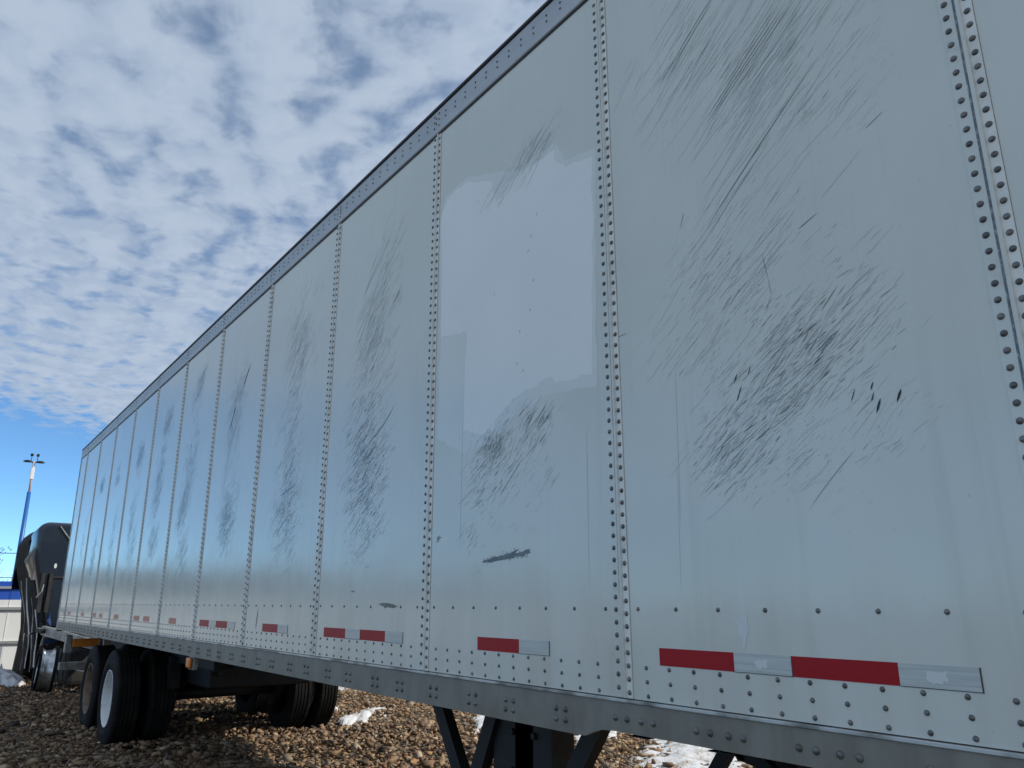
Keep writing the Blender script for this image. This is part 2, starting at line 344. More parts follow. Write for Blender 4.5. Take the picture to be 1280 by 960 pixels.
snow(18.35, .35, 1.0, .42, .1, .34, 'grey snow bank at the foot of the white fence', 8)
snow(11.6, -5.4, .8, .22, -.8, .07, 'faint snow sliver seen over the far tyres', 9)

# ------------------------------------------------------------------ the trailer
BX = Vector((6.0, -1.3, 0))
trailer = empty('semi_trailer', BX)
tag(trailer, 'long white box semi trailer with scuffed riveted side panels', 'trailer')
def T(bm, name, mat, parent=None, smooth=False, kind=None):
    """bm in world coordinates -> part of the trailer"""
    bmesh.ops.translate(bm, vec=-BX, verts=bm.verts)
    o = finish(bm, name, mat, trailer if parent is None else parent, smooth=smooth)
    if kind: o['kind'] = kind
    return o
P = 1.2192; XF, XR = -2.05, 14.10; HT = 2.602
SW = .072                                                            # width of a seam strip
seams = [n*P for n in range(-1, 12)]
bounds = [XF] + seams + [XR]
RIV_BIG = rivet_shared(.0082); RIV_MID = rivet_shared(.0066); BOLT = rivet_shared(.0100)
budget = 300
near_r, far_r = [], {}                                              # (parent, mesh, x, z, y) / parent -> pts
panels = []
for i in range(len(bounds)-1):
    x0, x1 = bounds[i], bounds[i+1]
    bm = bmesh.new(); box(bm, x0+.0007, x1-.0007, -.018, 0, ZP+.001, ZP+HT)
    panels.append(T(bm, 'side_panel', 'panel_paint'))
# a seam strip: two flanges and a rounded rib, in its own space (x 0..SW, z 0..HT)
bm = bmesh.new()
prof = [(0,0),(0,.0030),(.0225,.0030),(.0245,.0085),(.029,.0100),(.0335,.0085),(.0365,.0030),(SW,.0026),(SW,0)]
A = [bm.verts.new((x, y, 0.002)) for x, y in prof]; B = [bm.verts.new((x, y, HT-.001)) for x, y in prof]
for k in range(len(prof)-1): bm.faces.new((A[k], A[k+1], B[k+1], B[k]))
bm.faces.new(A); bm.faces.new(B)
bmesh.ops.recalc_face_normals(bm, faces=bm.faces)
STRIP = bpy.data.meshes.new('seam_strip'); bm.to_mesh(STRIP); bm.free(); STRIP.materials.append(MATS['strip_paint'])
cam_xy = Vector((-.5836, 1.7662))
rows = []                                                           # every rivet: parent, world x, z, y, kind, distance
def dist(x, z): return math.sqrt((x+.5836)**2 + 1.7662**2 + (z-.285)**2)
def in_view(x, z):
    v = Vector((x, 0, z+ZP)) - cam.location; w = v.dot(fw)
    if w < .1: return False
    return abs(v.dot(rt2)/w) < .68 and abs(v.dot(up2)/w) < .52
for i, sx in enumerate(seams):
    o = inst(STRIP, 'seam_strip', trailer, Vector((sx, 0.0005, ZP)) - BX)
    nz = int((HT-.03)/.0381)
    for k in range(nz+1):
        rows.append((o, sx+.0122, .018+k*.0381, .0028, 'big')); rows.append((o, sx+.0585, .030+k*.0381, .0027, 'big'))
for i, pn in enumerate(panels):
    x0, x1 = bounds[i] + (SW if i else .04), bounds[i+1]
    n = int((x1-x0-.07)/.0914)
    for k in range(n+1):
        x = x1 - .0525 - k*.0914 - .006
        for z in (.0925, .053, .0135): rows.append((pn, x - (.004 if z < .03 else .002 if z < .06 else 0), z, 0.0, 'mid'))
    n = int((x1-x0-.05)/.1535)
    for k in range(n+1):
        x = x1 - .035 - .0 - k*.1535 + (-.154+.0 if False else 0)
        rows.append((pn, x, .2605, 0.0, 'mid'))
# top rail
bm = bmesh.new(); box(bm, XF, XR, -.03, .010, ZP+HT+.004, ZP+2.742, .004); top_rail = T(bm, 'top_rail', 'top_rail_metal')
bm = bmesh.new(); box(bm, XF, XR, -.03, .0045, ZP+HT-.006, ZP+HT+.0035); T(bm, 'rail_shadow_line', 'trim_and_shadow_black')  # black strip painted in as the shadow line in the gap below the rail
bm = bmesh.new(); box(bm, XF-.01, XR+.01, -2.62, .018, ZP+2.7425, ZP+2.762, .004); T(bm, 'roof_edge', 'trim_and_shadow_black')
bm = bmesh.new(); box(bm, XF, XR, -2.56, -.04, ZP+2.7622, ZP+2.772); T(bm, 'roof', 'panel_paint')
k = 0; x = XF + .05
while x < XR - .03:
    for z in (2.697, 2.667): rows.append((top_rail, x, z, .010, 'top'))
    x += .0914
for sx in seams:
    for dx in (.0122, .0585):
        for z in (2.715, 2.682, 2.645): rows.append((top_rail, sx+dx, z, .010, 'top'))
# bottom rail: plate with a bright lip above; the plate is shallower ahead of the landing gear
bm = bmesh.new()
pr = [(XF,-.004),(XR,-.004),(XR,-.128),(1.47,-.128),(1.435,-.126),(1.40,-.112),(1.36,-.1),(1.3,-.0965),(XF,-.095)]
A = [bm.verts.new((x, .006, ZP+z)) for x, z in pr]; B = [bm.verts.new((x, -.012, ZP+z)) for x, z in pr]
bm.faces.new(A); bm.faces.new(B)
for k in range(len(pr)): bm.faces.new((A[k], A[(k+1)%len(pr)], B[(k+1)%len(pr)], B[k]))
bottom_rail = T(bm, 'bottom_rail', 'bottom_rail_metal')
bm = bmesh.new(); box(bm, XF, XR, -.014, .0125, ZP-.0115, ZP-.0015, .002); T(bm, 'rail_lip', 'rail_lip_metal')
bm = bmesh.new(); box(bm, 1.48, XR, -.07, -.0125, ZP-.127, ZP-.120); T(bm, 'rail_flange', 'bottom_rail_metal')
for c4 in [1.556, 1.846, 2.09, 2.383, 2.675, 2.918] + [2.918 + .272*k + (.022 if k % 2 else 0) for k in range(1, 41)]:
    for dx in (-.024, .024):
        for z in (-.059, -.091): rows.append((bottom_rail, c4+dx, z, .006, 'bolt'))
for x in (1.295,1.245,1.186,1.137,.976,.928,.867,.819,.656,.61,.548,.5,.34,.292,.231,.183,.02,-.028,-.09,-.14): rows.append((bottom_rail, x, -.058, .006, 'bolt'))
# the rivets that show largest are parts of their own, the rest one mass per parent
rad = {'big': .0082, 'mid': .0066, 'top': .0060, 'bolt': .0100}
shared = {'big': RIV_BIG, 'mid': RIV_MID, 'top': rivet_shared(.0060), 'bolt': BOLT}
vis = [r for r in rows if in_view(r[1], r[2])]
vis.sort(key=lambda r: dist(r[1], r[2]) / rad[r[4]])
single = set(id(r) for r in vis[:budget])
mass = {}
for r in rows:
    pa, x, z, y, kd = r
    j = Vector((x, y, ZP+z)) - BX
    loc = j - pa.location if pa.location.length > 0 else j
    if id(r) in single:
        inst(shared[kd], 'rivet' if kd != 'bolt' else 'bolt', pa, loc, (0, random.random()*6, 0))
    else: mass.setdefault((pa.name, kd), [pa, kd, []])[2].append(loc)
for pa, kd, pts in mass.values():
    rr = rad[kd]
    V = np.concatenate([DV*rr + np.array(p) for p in pts]); n = len(DV)
    F = [tuple(i + j*n for i in f) for j in range(len(pts)) for f in DF]
    me = bpy.data.meshes.new('rivet_rows'); me.from_pydata(V.tolist(), [], F); me.polygons.foreach_set('use_smooth', [True]*len(F)); me.materials.append(MATS['rivet_steel'])
    o = link(bpy.data.objects.new('rivet_rows', me)); o.parent = pa; o['kind'] = 'stuff'

# reflective tape: x0 (far), x1 (near), red / white
def panel_at(x):
    for i in range(len(bounds)-1):
        if bounds[i] <= x < bounds[i+1]: return panels[i]
def tape(x0, x1, mat, z0=.103, z1=.1515, label=None):
    bm = bmesh.new(); box(bm, x0, x1, .0002, .0012, ZP+z0, ZP+z1); o = T(bm, 'reflective_tape', mat, panel_at((x0+x1)/2))
    if label: o['label'] = label
    return o
TP = [(.386,.658,'red'),(.214,.386,'white'),(.835,1.104,'red'),(.658,.835,'white'),(1.794,2.066,'red'),(1.619,1.794,'white'),
      (3.285,3.56,'red'),(3.113,3.285,'white'),(2.845,3.113,'red'),(2.672,2.845,'white'),(4.263,4.537,'red'),(4.095,4.263,'white'),
      (5.733,5.988,'red'),(5.548,5.733,'white'),(5.276,5.548,'red'),(5.10,5.276,'white'),(6.719,6.971,'fred'),(8.178,8.448,'fred'),(7.734,7.997,'fred'),
      (9.255,9.53,'fred'),(10.69,10.94,'fred'),(10.25,10.49,'fred'),(11.65,11.9,'fred'),(12.9,13.15,'fred'),(13.35,13.6,'fred')]
for a, b, m in TP:
    tape(a, b, {'red':'red_tape','white':'white_tape','fred':'faded_red_tape'}[m], label={'red':'red reflective tape','white':'white reflective tape','fred':'faded red reflective tape'}[m])
    if m == 'white':
        bm = bmesh.new(); box(bm, a-.0016, a+.0012, .0003, .0017, ZP+.102, ZP+.1515); T(bm, 'tape_edge', 'tape_edge', panel_at((a+b)/2))
        bm = bmesh.new(); box(bm, a, b, .0003, .0014, ZP+.1022, ZP+.1038); T(bm, 'tape_edge', 'tape_edge', panel_at((a+b)/2))
def flat(pts, y, name, mat, parent, jag=0.0, sub=1, seed=0):
    """flat film cut to an outline, real place on the side (x, z)"""
    q = []
    for i, (x, z) in enumerate(pts):
        x2, z2 = pts[(i+1) % len(pts)]
        for s in range(sub):
            f = s/sub; n = mnoise.noise(Vector((i*3.1+f*5, seed, .3)))*jag
            q.append((x+(x2-x)*f + n, z+(z2-z)*f + mnoise.noise(Vector((i*2.3+f*6, seed+9, .7)))*jag))
    bm = bmesh.new(); vs = [bm.verts.new((x, y, ZP+z)) for x, z in q]; f = bm.faces.new(vs)
    f.normal_update()
    if f.normal.y < 0: f.normal_flip()
    r = bmesh.ops.triangulate(bm, faces=[f])
    bmesh.ops.translate(bm, vec=-BX, verts=bm.verts)
    me = bpy.data.meshes.new(name); bm.to_mesh(me); bm.free(); me.materials.append(MATS[mat])
    o = link(bpy.data.objects.new(name, me)); o.parent = parent; return o
pA, pB, pC, pD, pE = panel_at(.6), panel_at(1.8), panel_at(3), panel_at(4.2), panel_at(5.4)
for pts in ([(.3246,.138),(.31,.1385),(.300,.136),(.294,.138),(.288,.1365),(.283,.142),(.280,.138),(.284,.131),(.279,.126),(.282,.118),(.290,.120),(.294,.113),(.306,.115),(.312,.112),(.3215,.118),(.327,.121),(.325,.130)],
            [(.772,.138),(.764,.134),(.758,.139),(.744,.136),(.738,.140),(.727,.138),(.731,.129),(.728,.122),(.737,.117),(.743,.121),(.751,.114),(.762,.117),(.769,.127)]):
    flat(pts, .0018, 'torn_print', 'torn_white', pA, .001, 2)
flat([(.823,.247),(.808,.238),(.797,.2505),(.780,.248),(.783,.230),(.778,.215),(.788,.196),(.791,.176),(.797,.160),(.803,.162),(.800,.186),(.812,.196),(.815,.222)], .0008, 'torn_film', 'torn_white', pA, .002, 3)['label'] = 'ragged scrap of white film'
patch = [(2.422,2.13),(2.354,2.19),(2.205,2.202),(1.991,2.109),(1.955,2.002),(1.875,2.039),(1.777,2.036),(1.543,2.043),(1.536,1.981),(1.472,1.929),(1.316,1.89),(1.338,1.47),(1.354,1.054),
         (1.561,1.063),(1.578,1.098),(1.815,1.065),(1.841,1.046),(1.951,1.002),(1.974,.933),(2.19,.991),(2.194,1.147),(2.174,1.439),(2.395,1.48)]
faint = [(2.43,2.10),(2.40,1.46),(2.41,1.0),(2.2,.9),(1.97,.90),(1.85,.98),(1.6,1.03),(1.335,1.0),(1.32,1.5),(1.30,1.92),(1.48,1.96),(1.53,2.07),(1.78,2.065),(1.98,2.14),(2.2,2.225),(2.38,2.2)]
flat(faint, .0002, 'repaired_area', 'faint_patch_paint', pB, .014, 7, 8)['label'] = 'faint border of the repainted patch'
flat(patch, .0004, 'repaired_area', 'patch_paint', pB, .012, 7, 4)['label'] = 'brighter ragged patch of paint'

# ---- scuff marks: rubbed-on dark strokes, drawn as thin slivers lying on the paint
class Scuffs:
    def __init__(s): s.V, s.F, s.C = [], [], []
    def stroke(s, x, z, ang, ln, w, tone, bend=0.0, y=None):
        """tone 1 = paint colour, 0 = black; ang measured from the horizontal, rising to the front"""
        d = np.array((-math.cos(ang), math.sin(ang))); nrm = np.array((d[1], -d[0]))
        y = (.0005 + .0006*(1-tone) + random.random()*.0002) if y is None else y
        k0 = len(s.V); K = 4 if ln > .04 else 3
        prof = [0.0] + [random.uniform(.6, 1.0) for _ in range(K-1)] + [0.0]
        for i in range(K+1):
            f = i/K; c = np.array((x, z)) + d*ln*(f-.5) + nrm*bend*math.sin(f*math.pi)
            hw = w*.5*prof[i]
            for sg in ((0,) if prof[i] == 0 else (-1, 1)):
                q = c + nrm*hw*sg; s.V.append((q[0]-BX.x, y-BX.y, ZP+q[1]-BX.z))
        n = K
        ids = [[k0]] + [[k0+1+2*i, k0+2+2*i] for i in range(n-1)] + [[k0+1+2*(n-1)]]
        def tri(*a): s.F.append(a)
        for a, b in zip(ids, ids[1:]):
            if len(a) == 1: tri(a[0], b[0], b[1])
            elif len(b) == 1: tri(a[0], b[0], a[1])
            else: tri(a[0], b[0], b[1]); tri(a[0], b[1], a[1])
        t = max(0.02, tone); col = (t*.94, t*.98, min(1, t*1.04), 1)
        s.C += [col]*(len(s.V)-k0)
    def cluster(s, x, z, rx, rz, n, ang, da, ln, w, tones, tilt=0.0, smear=0):
        """n bundles of near-parallel strokes thinning out from a centre"""
        for _ in range(int(n*.72)):
            u, v = random.gauss(0, .55), random.gauss(0, .55)
            if abs(u) > 1.25 or abs(v) > 1.25: continue
            cx, cz = x + u*rx - v*rz*tilt, z + v*rz
            a0 = ang + random.gauss(0, da*1.3); f = math.exp(-(u*u+v*v)*1.1)
            for _ in range(random.randint(1, 6)):
                off = random.gauss(0, .010)
                q_ = random.random(); l = ln*(random.uniform(.18,.5) if q_ < .6 else random.uniform(.5,1.1) if q_ < .93 else random.uniform(1.2,2.2)); ww = w*random.choice((.3,.35,.4,.5,.6,.9))
                tn = random.uniform(*tones); tn = 1-(1-tn)*1.2*(.25+.75*f)*(random.uniform(.35,.9) if random.random() < .72 else 1.35)
                s.stroke(cx + off*math.sin(a0) + random.gauss(0, ln*.45), cz + off*math.cos(a0) + random.gauss(0, ln*.3), a0 + random.gauss(0, .05), l, ww, tn)
        for _ in range(int(smear*.35)):
            u, v = random.gauss(0, .45), random.gauss(0, .45)
            s.stroke(x+u*rx-v*rz*tilt, z+v*rz, ang+random.gauss(0, .08), ln*random.uniform(1.2, 2.6), random.uniform(.0015, .005), random.uniform(.93, .985))
    def build(s, parent):
        me = bpy.data.meshes.new('scuff_marks'); me.from_pydata(s.V, [], s.F)
        at = me.color_attributes.new('tone', 'FLOAT_COLOR', 'POINT'); at.data.foreach_set('color', np.array(s.C, np.float32).ravel())
        me.materials.append(MATS['scuff_paint']); o = link(bpy.data.objects.new('scuff_marks', me)); o.parent = parent; o['kind'] = 'stuff'
        o['label'] = 'dark rubbed scuff marks'
D = math.radians
sA = Scuffs()
sA.cluster(.83, 2.03, .20, .24, 60, D(36), .04, .16, .0022, (.45, .92), 0, 70)
sA.cluster(.60, 1.87, .10, .17, 45, D(36), .03, .20, .0024, (.30, .85), 0, 40)
sA.cluster(.55, 1.72, .30, .40, 55, D(36), .05, .15, .0018, (.55, .95), .4, 80)
sA.cluster(.40, 1.60, .14, .20, 45, D(34), .05, .07, .0018, (.55, .92), .2, 10)
sA.cluster(.78, 1.22, .26, .24, 110, D(36), .06, .10, .0018, (.45, .92), .2, 20)
sA.cluster(.62, .92, .34, .32, 190, D(33), .09, .055, .0020, (.40, .93), .2, 60)
sA.cluster(.49, .92, .17, .13, 130, D(35), .07, .085, .0024, (.12, .75), .3, 20)
sA.cluster(.77, .71, .14, .11, 110, D(36), .08, .07, .0024, (.12, .75), .2, 20)
sA.cluster(.62, .82, .16, .09, 90, D(32), .08, .06, .0022, (.2, .8), .2, 10)
sA.cluster(.66, .60, .26, .08, 45, D(30), .07, .05, .0018, (.45, .92), 0, 0)
sA.cluster(.42, .72, .16, .12, 40, D(36), .12, .06, .0016, (.5, .92), 0, 0)
for a, b, w, tn in (((.827,1.381),(.371,1.753),.0042,.42),((.81,1.36),(.60,1.54),.003,.6),((.236,1.478),(.293,1.453),.0022,.4),((.511,1.259),(.445,1.284),.003,.35),((.98,1.98),(.70,2.20),.0032,.35),((.96,1.97),(.72,2.17),.003,.45),
                    ((.80,1.73),(.46,1.98),.005,.45),((.77,1.74),(.46,1.965),.005,.5),((.79,1.75),(.50,1.97),.004,.55),((.57,.50),(.42,.64),.0022,.5),((.92,1.433),(.90,1.48),.0022,.2),
                    ((.762,.880),(.747,.908),.004,.06),((.714,.892),(.700,.918),.003,.06),((.757,.826),(.737,.868),.0045,.05),((.420,.752),(.404,.788),.004,.06),((.366,.772),(.357,.794),.004,.06),((.368,.744),(.358,.768),.004,.08),((.359,.714),(.344,.750),.0065,.04),((.307,.730),(.292,.762),.0075,.03)):
    dx, dz = b[0]-a[0], b[1]-a[1]
    sA.stroke((a[0]+b[0])/2, (a[1]+b[1])/2, math.atan2(dz, -dx), math.hypot(dx, dz), w, tn, .004 if math.hypot(dx, dz) > .2 else 0)
for a, b in (((.629,1.226),(.618,1.153)),((.618,1.153),(.613,1.103)),((.613,1.103),(.633,1.062))):
    sA.stroke((a[0]+b[0])/2, (a[1]+b[1])/2, math.atan2(b[1]-a[1], -(b[0]-a[0])), math.hypot(b[0]-a[0], b[1]-a[1])*1.1, .0016, .4)
for x, z, l in ((.985,.75,.55),(1.0,.5,.4)): sA.stroke(x, z, D(88), l, .003, .93)
sA.stroke(1.205, 1.15, D(2), .06, .003, .4)
sA.build(pA)
sB = Scuffs()
sB.cluster(1.68, 2.09, .10, .06, 28, D(40), .05, .13, .003, (.40, .9), 0, 30)
sB.cluster(1.92, 2.05, .16, .05, 14, D(36), .05, .10, .0028, (.6, .92), 0, 25)
sB.cluster(2.00, .79, .16, .17, 130, D(30), .10, .07, .0028, (.2, .85), .1, 10)
sB.cluster(1.97, .89, .09, .06, 70, D(50), .10, .07, .0028, (.12, .75), 0, 10)
sB.cluster(1.70, .93, .07, .10, 50, D(40), .08, .10, .0030, (.1, .75), .3, 6)
sB.cluster(1.72, .75, .20, .20, 30, D(34), .08, .06, .002, (.55, .92), 0, 0)
sB.cluster(2.12, .52, .08, .10, 26, D(35), .12, .05, .0026, (.4, .9), 0, 0)
for k in range(46):
    f = random.random(); sB.stroke(2.015-.265*f, .437+.021*f+random.gauss(0,.0035), D(6)+random.gauss(0,.10), random.uniform(.03,.09), random.uniform(.005,.012), random.uniform(.08,.30))
for k in range(70):
    f = random.random(); sB.stroke(2.026-(.289)*f, .436+.023*f + random.gauss(0, .010*(.6+.4*math.sin(f*3.1))), D(62)+random.gauss(0,.12), random.uniform(.010,.024), random.uniform(.002,.004), random.uniform(.10,.5))
sB.stroke(1.84, .75, D(40), .22, .003, .4)
for k in range(5): sB.stroke(2.38+random.gauss(0,.012), .545+random.gauss(0,.008), D(20), .03, .004, .15)
for x, z in ((1.66,1.80),(1.70,1.72),(1.72,1.66),(1.69,1.52),(1.71,1.40),(1.78,1.33),(1.96,1.55),(1.80,1.20),(1.76,1.16)):
    sB.stroke(x, z, D(60), .012, .006, .55); sB.stroke(x-.004, z+.004, D(60), .010, .005, .98)
for x, z, l in ((2.2,.8,.7),(1.4,.6,.6)): sB.stroke(x, z, D(89), l, .003, .93)
sB.build(pB)
sC = Scuffs()
sC.cluster(3.10, 1.92, .22, .34, 95, D(42), .06, .13, .0035, (.50, .92), .1, 120)
sC.cluster(3.12, 1.60, .22, .26, 140, D(38), .08, .09, .0032, (.38, .9), 0, 60)
sC.cluster(3.15, 1.20, .24, .28, 140, D(30), .08, .10, .0034, (.3, .9), 0, 20)
sC.cluster(3.14, .90, .22, .26, 260, D(32), .10, .09, .0036, (.15, .82), 0, 20)
sC.cluster(3.10, .62, .20, .16, 90, D(32), .10, .07, .003, (.35, .9), 0, 0)
sC.stroke(2.978, 1.172, D(29), .34, .006, .10, -.022); sC.stroke(3.19, 1.06, D(36), .12, .005, .5); sC.stroke(2.87, 1.84, D(35), .10, .006, .25, -.006)
sC.stroke(2.83, .268, D(-3), .20, .020, .25); sC.stroke(2.80, .265, D(-3), .12, .018, .18); sC.stroke(3.22, .335, D(0), .05, .012, .4)
sC.build(pC)
sD = Scuffs()
sD.cluster(4.26, 1.90, .22, .38, 140, D(44), .08, .12, .0040, (.45, .92), .08, 150)
sD.cluster(4.30, 1.35, .20, .32, 100, D(36), .10, .10, .0038, (.4, .9), 0, 20)
sD.cluster(4.27, .86, .21, .34, 220, D(36), .10, .10, .0042, (.25, .85), 0, 30)
sD.stroke(4.27, .97, D(10), .26, .012, .35); sD.stroke(4.655, .18, D(80), .14, .022, .35)
sD.build(pD)
sE = Scuffs()
sE.stroke(5.352, 1.991, D(49), .22, .026, .03, .004); sE.stroke(5.62, 1.707, D(61), .23, .024, .03, .003)
sE.cluster(5.55, 1.75, .20, .45, 150, D(46), .08, .13, .0045, (.55, .92), .1, 130)
sE.cluster(5.53, .90, .20, .24, 210, D(36), .10, .11, .0050, (.28, .85), 0, 60); sE.stroke(5.5, .90, D(5), .2, .016, .3)
sE.build(pE)
for cx, zs in ((6.87, ((2.15,.2,60),(1.55,.35,90),(1.1,.3,110),(.75,.2,70))), (8.02, ((2.05,.15,60),(1.5,.3,60),(1.05,.25,90),(.8,.15,90))), (9.1, ((2.0,.16,80),(1.3,.4,70),(.75,.2,70))),
               (10.35, ((1.9,.2,50),(1.1,.4,90),(.6,.15,40))), (11.6, ((1.75,.1,80),(1.0,.4,90))), (12.7, ((1.3,.5,50),))):
    s = Scuffs()
    for z, rz, n in zs: s.cluster(cx + random.gauss(0,.08), z + random.gauss(0,.06), .15, rz*random.uniform(.7,1.2), int(n*random.uniform(.6,1.5)), D(46), .12, .13, .008, (.25, .85), .2, n//4)
    s.build(panel_at(cx))
s = Scuffs(); s.cluster(-.5, 1.4, .3, .5, 60, D(36), .06, .08, .002, (.6, .93), .2, 10); s.build(panel_at(-.6))

# ---- the rest of the box
bm = bmesh.new(); box(bm, XF, XR, -2.600, -2.575, ZP-.12, ZP+2.742); T(bm, 'far_side_wall', 'panel_paint')
bm = bmesh.new(); box(bm, XF-.03, XF-.001, -2.595, .004, ZP-.12, ZP+2.742, .006); T(bm, 'front_wall', 'panel_paint')
bm = bmesh.new(); box(bm, XF, XR-.02, -2.572, -.022, ZP-.002, ZP+.03); T(bm, 'floor', 'chassis_black')
bm = bmesh.new()
for y0, y1 in ((-.085, .0065), (-2.6065, -2.515)): box(bm, XR+.001, XR+.05, y0, y1, ZP-.16, ZP+2.74, .004)
box(bm, XR+.001, XR+.05, -2.514, -.0855, ZP-.16, ZP+.02); box(bm, XR+.001, XR+.05, -2.514, -.0855, ZP+2.6, ZP+2.74)
T(bm, 'rear_frame', 'galvanised')
for y0, y1 in ((-1.298, -.09), (-2.51, -1.302)):
    bm = bmesh.new(); box(bm, XR+.006, XR+.04, y0, y1, ZP+.025, ZP+2.595, .004); T(bm, 'rear_door', 'panel_paint')
bm = bmesh.new(); box(bm, 0, .075, -2.555, -.03, 0, .003); box(bm, 0, .075, -2.555, -.03, .102, .105); box(bm, .036, .040, -2.555, -.03, .003, .102)
bmesh.ops.recalc_face_normals(bm, faces=bm.faces); XM = bpy.data.meshes.new('crossmember'); bm.to_mesh(XM); bm.free(); XM.materials.append(MATS['chassis_black'])
x = XF + .2
while x < XR - .1:
    inst(XM, 'crossmember', trailer, Vector((x, 0, ZP-.112)) - BX); x += .305
# wheels
def tyre_mesh(name, cy, w=.275, R=.505, r=.292):
    h = w/2; bm = bmesh.new(); g = .012
    p = [(r, -h*.72), (r+.02, -h*.86), (R-.14, -h), (R-.05, -h*.93), (R-.012, -h*.82), (R, -h*.72)]
    for c in (-.44, -.15, .15, .44): p += [(R, (c-.05)*h), (R-g, (c-.045)*h), (R-g, (c+.045)*h), (R, (c+.05)*h)]
    p += [(R, h*.72), (R-.012, h*.82), (R-.05, h*.93), (R-.14, h), (r+.02, h*.86), (r, h*.72)]
    lathe(bm, [(a, b+cy) for a, b in p], n=56)
    # tread blocks: shallow lateral sipes on the shoulders
    for k in range(56):
        a = 6.28319*(k+.5)/56; m = Matrix.Rotation(-a, 4, 'Y')
        for sy in (-.86, .86):
            vs = bmesh.ops.create_cube(bm, size=1, matrix=m @ Matrix.Translation((R-.006, cy+sy*h*.72, 0)) @ Matrix.Diagonal((.020, h*.22, .040, 1)))
    bmesh.ops.recalc_face_normals(bm, faces=bm.faces)
    me = bpy.data.meshes.new(name); bm.to_mesh(me); bm.free(); me.materials.append(MATS['tyre_rubber']); return me
TY = tyre_mesh('tyre', 0)
def rim_mesh(mat):
    bm = bmesh.new()
    lathe(bm, [(.294,.115),(.300,.122),(.288,.124),(.278,.108),(.268,.06),(.262,.015),(.215,-.008),(.150,-.010),(.142,-.004),(.11,-.004),(.11,-.03),(.27,-.03),(.285,.05)], n=48)
    me = bpy.data.meshes.new('wheel'); bmesh.ops.recalc_face_normals(bm, faces=bm.faces)
    for f in bm.faces: f.smooth = True
    bm.to_mesh(me); bm.free(); me.materials.append(MATS[mat]); return me
def hub_mesh(mat):
    bm = bmesh.new(); lathe(bm, [(.001,.075),(.055,.075),(.068,.06),(.075,.0),(.115,-.004),(.115,-.03),(.001,-.03)], n=28, closed=False)
    for k in range(10):
        a = 6.28319*k/10; lathe(bm, [(.001,.022),(.016,.022),(.017,-.012),(.001,-.012)], (.128*math.cos(a), 0, .128*math.sin(a)), 6, closed=False)
    bmesh.ops.recalc_face_normals(bm, faces=bm.faces)
    me = bpy.data.meshes.new('hub'); bm.to_mesh(me); bm.free(); me.materials.append(MATS[mat]); return me
RW, RR, HU, HR = rim_mesh('white_rim_paint'), rim_mesh('rusty_rim'), hub_mesh('white_rim_paint'), hub_mesh('rusty_rim')
AX = (9.50, 10.78)
for side in (1, -1):
    for i, ax in enumerate(AX):
        cy = -.155 if side > 0 else -2.445
        w = inst(RW if (i == 0) else RR, 'wheel', trailer, Vector((ax, cy, .508)) - BX, (0, 0, 0 if side > 0 else math.pi))
        w['label'] = 'white painted wheel' if i == 0 else 'rusty brown wheel'
        inst(TY, 'tyre', w, (0, 0, 0)); inst(TY, 'tyre', w, (0, -.345, 0)); inst(HU if i == 0 else HR, 'hub', w, (0, 0, 0))
for ax in AX:
    bm = bmesh.new(); tube(bm, [(ax, -2.3, .508), (ax, -.3, .508)], .065, 14); T(bm, 'axle', 'chassis_black', smooth=True)
    for y in (-.62, -1.98):
        bm = bmesh.new(); tube(bm, [(ax-.33, y-.1, .70), (ax-.13, y-.1, .63)], [.085, .085], 14); T(bm, 'brake_chamber', 'chassis_black')
        bm = bmesh.new(); tube(bm, [(ax-.45, y+.02, .68), (ax-.15, y+.02, .52), (ax+.15, y+.02, .52), (ax+.45, y+.02, .68)], .05, 6); T(bm, 'leaf_spring', 'chassis_black')
        bm = bmesh.new(); box(bm, ax-.52, ax-.40, y-.04, y+.08, .62, ZP-.30); T(bm, 'spring_hanger', 'chassis_black')
    bm = bmesh.new(); tube(bm, [(ax, -.72, .508), (ax, -.66, .508)], .20, 24); T(bm, 'brake_drum', 'chassis_black')
    bm = bmesh.new(); tube(bm, [(ax, -1.94, .508), (ax, -1.88, .508)], .20, 24); T(bm, 'brake_drum', 'chassis_black')
for y in (-.66, -1.94):
    bm = bmesh.new(); box(bm, 7.6, 12.6, y-.05, y+.05, ZP-.36, ZP-.115); T(bm, 'slider_beam', 'chassis_black')
for x in (8.1, 10.14, 12.1):
    bm = bmesh.new(); box(bm, x-.06, x+.06, -1.88, -.72, ZP-.34, ZP-.18); T(bm, 'bogie_crossbar', 'chassis_black')
bm = bmesh.new(); tube(bm, [(8.55, -1.75, ZP-.40), (8.55, -.9, ZP-.40)], .13, 16); T(bm, 'air_tank', 'chassis_black', smooth=True)
bm = bmesh.new(); box(bm, 8.2, 12.2, -1.86, -.74, .66, .92, .02); T(bm, 'suspension_frame', 'chassis_black')
for y0, y1 in ((-2.54, -1.94),):
    bm = bmesh.new(); box(bm, 11.62, 11.635, y0, y1, .22, ZP-.13); T(bm, 'mud_flap', 'tyre_rubber')
for y, x0 in ((-1.0, 8.3), (-1.45, 8.6), (-.82, 7.9)):
    bm = bmesh.new(); tube(bm, [(x0-1.2, y, ZP-.14), (x0-.6, y+.05, ZP-.30), (x0, y, ZP-.40), (x0+.7, y-.04, ZP-.52)], .014, 6); T(bm, 'air_line', 'cable')
